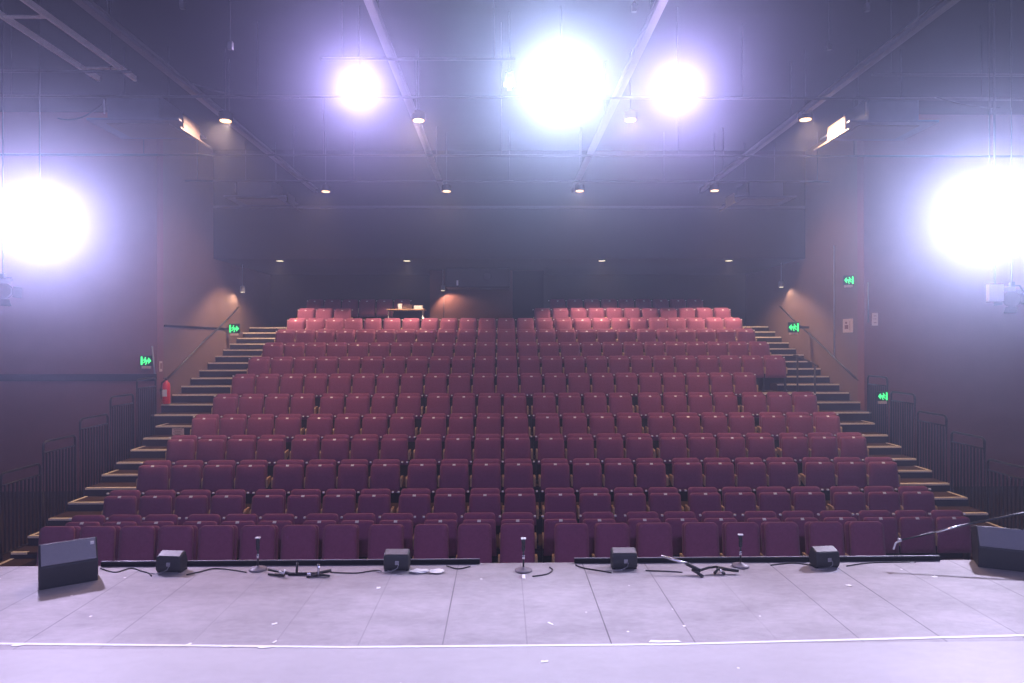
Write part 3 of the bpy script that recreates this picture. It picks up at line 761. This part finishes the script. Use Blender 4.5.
p = gp(309, 572, 6.84); MB().box(p[0]-.02, p[0]+.02, p[1]-.02, p[1]+.02, .01, .05, .006).build('clutch', M['chrome'], t)
p = gp(318, 571, 6.84); MB().tube([(p[0], p[1], .02), (p[0], p[1], .13)], .012).build('knob_bolt', M['chrome'], t, True)
MB().tube([gp(279, 571, 6.9), gp(283, 573, 6.86), gp(285, 569, 6.88)], .011).build('knob', M['bracket'], t, True)

t = thing('fallen_stand', 'long black boom stand lying on the stage beside the third small speaker', 'microphone stand', (0, 0, 0))
MB().tube([gp(661, 556, 6.95), gp(675, 560.5, 6.9), gp(688, 564.5, 6.86)], .014).build('boom', M['chrome'], t, True)
MB().tube([gp(686, 564, 6.86), gp(694, 568, 6.84), gp(700, 571, 6.8)], .020).build('boom_grip', M['blackmetal'], t, True)
MB().tube([gp(700, 570.5, 6.84), gp(708, 568, 6.86), gp(716, 567, 6.88)], .013).build('pole', M['blackmetal'], t, True)
MB().tube([gp(716, 568, 6.88), gp(728, 570, 6.86), gp(738, 571, 6.84)], .018).build('leg', M['blackmetal'], t, True)
MB().tube([gp(692, 570, 6.86), gp(697, 573, 6.8), gp(702, 577, 6.74)], .017).build('leg', M['blackmetal'], t, True)
MB().tube([gp(714, 573.5, 6.82), gp(718, 569, 6.86), gp(724, 574.5, 6.8)], .015).build('leg', M['blackmetal'], t, True)
p = gp(720.5, 571, 6.82); MB().box(p[0]-.014, p[0]+.014, p[1]-.014, p[1]+.014, .03, .06, .006).build('clutch', M['chrome'], t)

# tall boom stand behind the far wedge
t = thing('boom_stand', 'black boom microphone stand reaching over the stage edge beside the wedge', 'microphone stand', (0, 0, 0))
MB().tube([gp(900, 541, 7.06), gp(935, 533, 7.06)], .009).build('boom_tip', M['blackmetal'], t, True)
MB().tube([gp(935, 533, 7.06), gp(968, 525, 7.06)], .011).build('boom', M['chrome'], t, True)
MB().tube([gp(968, 525, 7.06), gp(1080, 503, 7.06)], .013).build('boom_grip', M['blackmetal'], t, True)
MB().tube([gp(893, 550, 7.02), gp(895, 544, 7.05), gp(900, 541, 7.06)], .009).build('gooseneck', M['bracket'], t, True)
p = gp(899, 541, 7.05); MB().box(p[0]-.015, p[0]+.015, p[1]-.015, p[1]+.015, p[2]-.015, p[2]+.018, .005).build('clip', M['white'], t)
p = gp(1080, 503, 7.06)
MB().tube([(p[0], p[1], .12), (p[0], p[1], p[2]+.01)], .014).build('pole', M['blackmetal'], t, True)
MB().box(p[0]-.03, p[0]+.03, p[1]-.03, p[1]+.03, p[2]-.02, p[2]+.02, .008).build('clutch', M['blackmetal'], t)
for a in (75, 10, 105): MB().tube([(p[0], p[1], .14), (p[0]+.22*math.cos(R(a)), p[1]-.0+.0*1-.02*abs(math.sin(R(a)))*1, .013)], .010).build('leg', M['blackmetal'], t, True)

# floor cables
def floor_cable(pix, label, r=.006):
    pts = []
    for i, (px, py) in enumerate(pix):
        Y = min(CAMZ*F/(py-342.1), 7.16); pts.append(Vector((atX(px, Y), Y, r+.001)))
    out = []
    n = len(pts)
    for i in range(n-1):
        a, b, c, d = pts[max(i-1, 0)], pts[i], pts[i+1], pts[min(i+2, n-1)]
        for k in range(6):
            s = k/6
            out.append(.5*((2*b)+(c-a)*s+(2*a-5*b+4*c-d)*s*s+(3*b-a-3*c+d)*s**3))
    out.append(pts[-1])
    return cable(out, label, r, 'cable', 'floor_cable')
floor_cable([(100, 566), (115, 570), (130, 566), (141, 569), (148, 571), (151, 574)], 'black cable winding between the big wedge and the first small speaker')
floor_cable([(186, 573), (200, 570), (215, 567), (235, 569), (246, 571)], 'black cable running from the first small speaker to a short stand')
floor_cable([(330, 571.5), (355, 572.5), (375, 570), (381, 571)], 'black cable running from the collapsed stand to the second small speaker')
floor_cable([(532, 577), (546, 575), (552, 571), (549, 568)], 'short black cable curling beside the middle microphone stand')
floor_cable([(575, 566), (583, 569), (600, 572), (611, 574)], 'black cable leading to the third small speaker')
floor_cable([(645, 572), (668, 573), (682, 574)], 'thin black cable straight behind the long fallen stand')
floor_cable([(770, 567.5), (790, 565.5), (806, 567), (813, 569)], 'black cable leading to the last small speaker')
floor_cable([(846, 569), (866, 566), (890, 565), (915, 562)], 'black cable running from the last small speaker along the edge strip')
floor_cable([(446, 566), (458, 569), (470, 566.5)], 'short black cable near the seam beyond the crumpled tape')

# ------------------------------------------------------------------ unseen fill spots added upstage to brighten the seats
for x, e in ((-4.5, 1), (0, 1.05), (4.5, 1)):
    lamp('SPOT', 'upstage_fill', (x, -3.5, 6.6), 1000*e, (.46, .46, 1), (-x*.05, 16, -6.0), 125, .9, .35)
#
# haze that fills the hall
w = bpy.data.worlds.new('hall_haze'); sc.world = w; w.use_nodes = True
nt = w.node_tree; bg = nt.nodes['Background']; bg.inputs['Color'].default_value = (.0, .0, .0, 1); bg.inputs['Strength'].default_value = 0
v1 = nt.nodes.new('ShaderNodeVolumeScatter'); v1.inputs['Color'].default_value = (.70, .78, 1, 1)
v1.inputs['Density'].default_value = .0105; v1.inputs['Anisotropy'].default_value = .88
v2 = nt.nodes.new('ShaderNodeVolumeScatter'); v2.inputs['Color'].default_value = (.50, .62, 1, 1)
v2.inputs['Density'].default_value = .0010; v2.inputs['Anisotropy'].default_value = .25
ad = nt.nodes.new('ShaderNodeAddShader'); nt.links.new(v1.outputs[0], ad.inputs[0]); nt.links.new(v2.outputs[0], ad.inputs[1])
nt.links.new(ad.outputs[0], nt.nodes['World Output'].inputs['Volume'])

sc.view_settings.view_transform = 'Standard'; sc.view_settings.look = 'None'; sc.view_settings.gamma = 1
sc.view_settings.use_curve_mapping = False; sc.view_settings.exposure = 0
sc.cycles.volume_bounces = 0; sc.cycles.max_bounces = 5; sc.cycles.diffuse_bounces = 3
sc.cycles.use_denoising = True
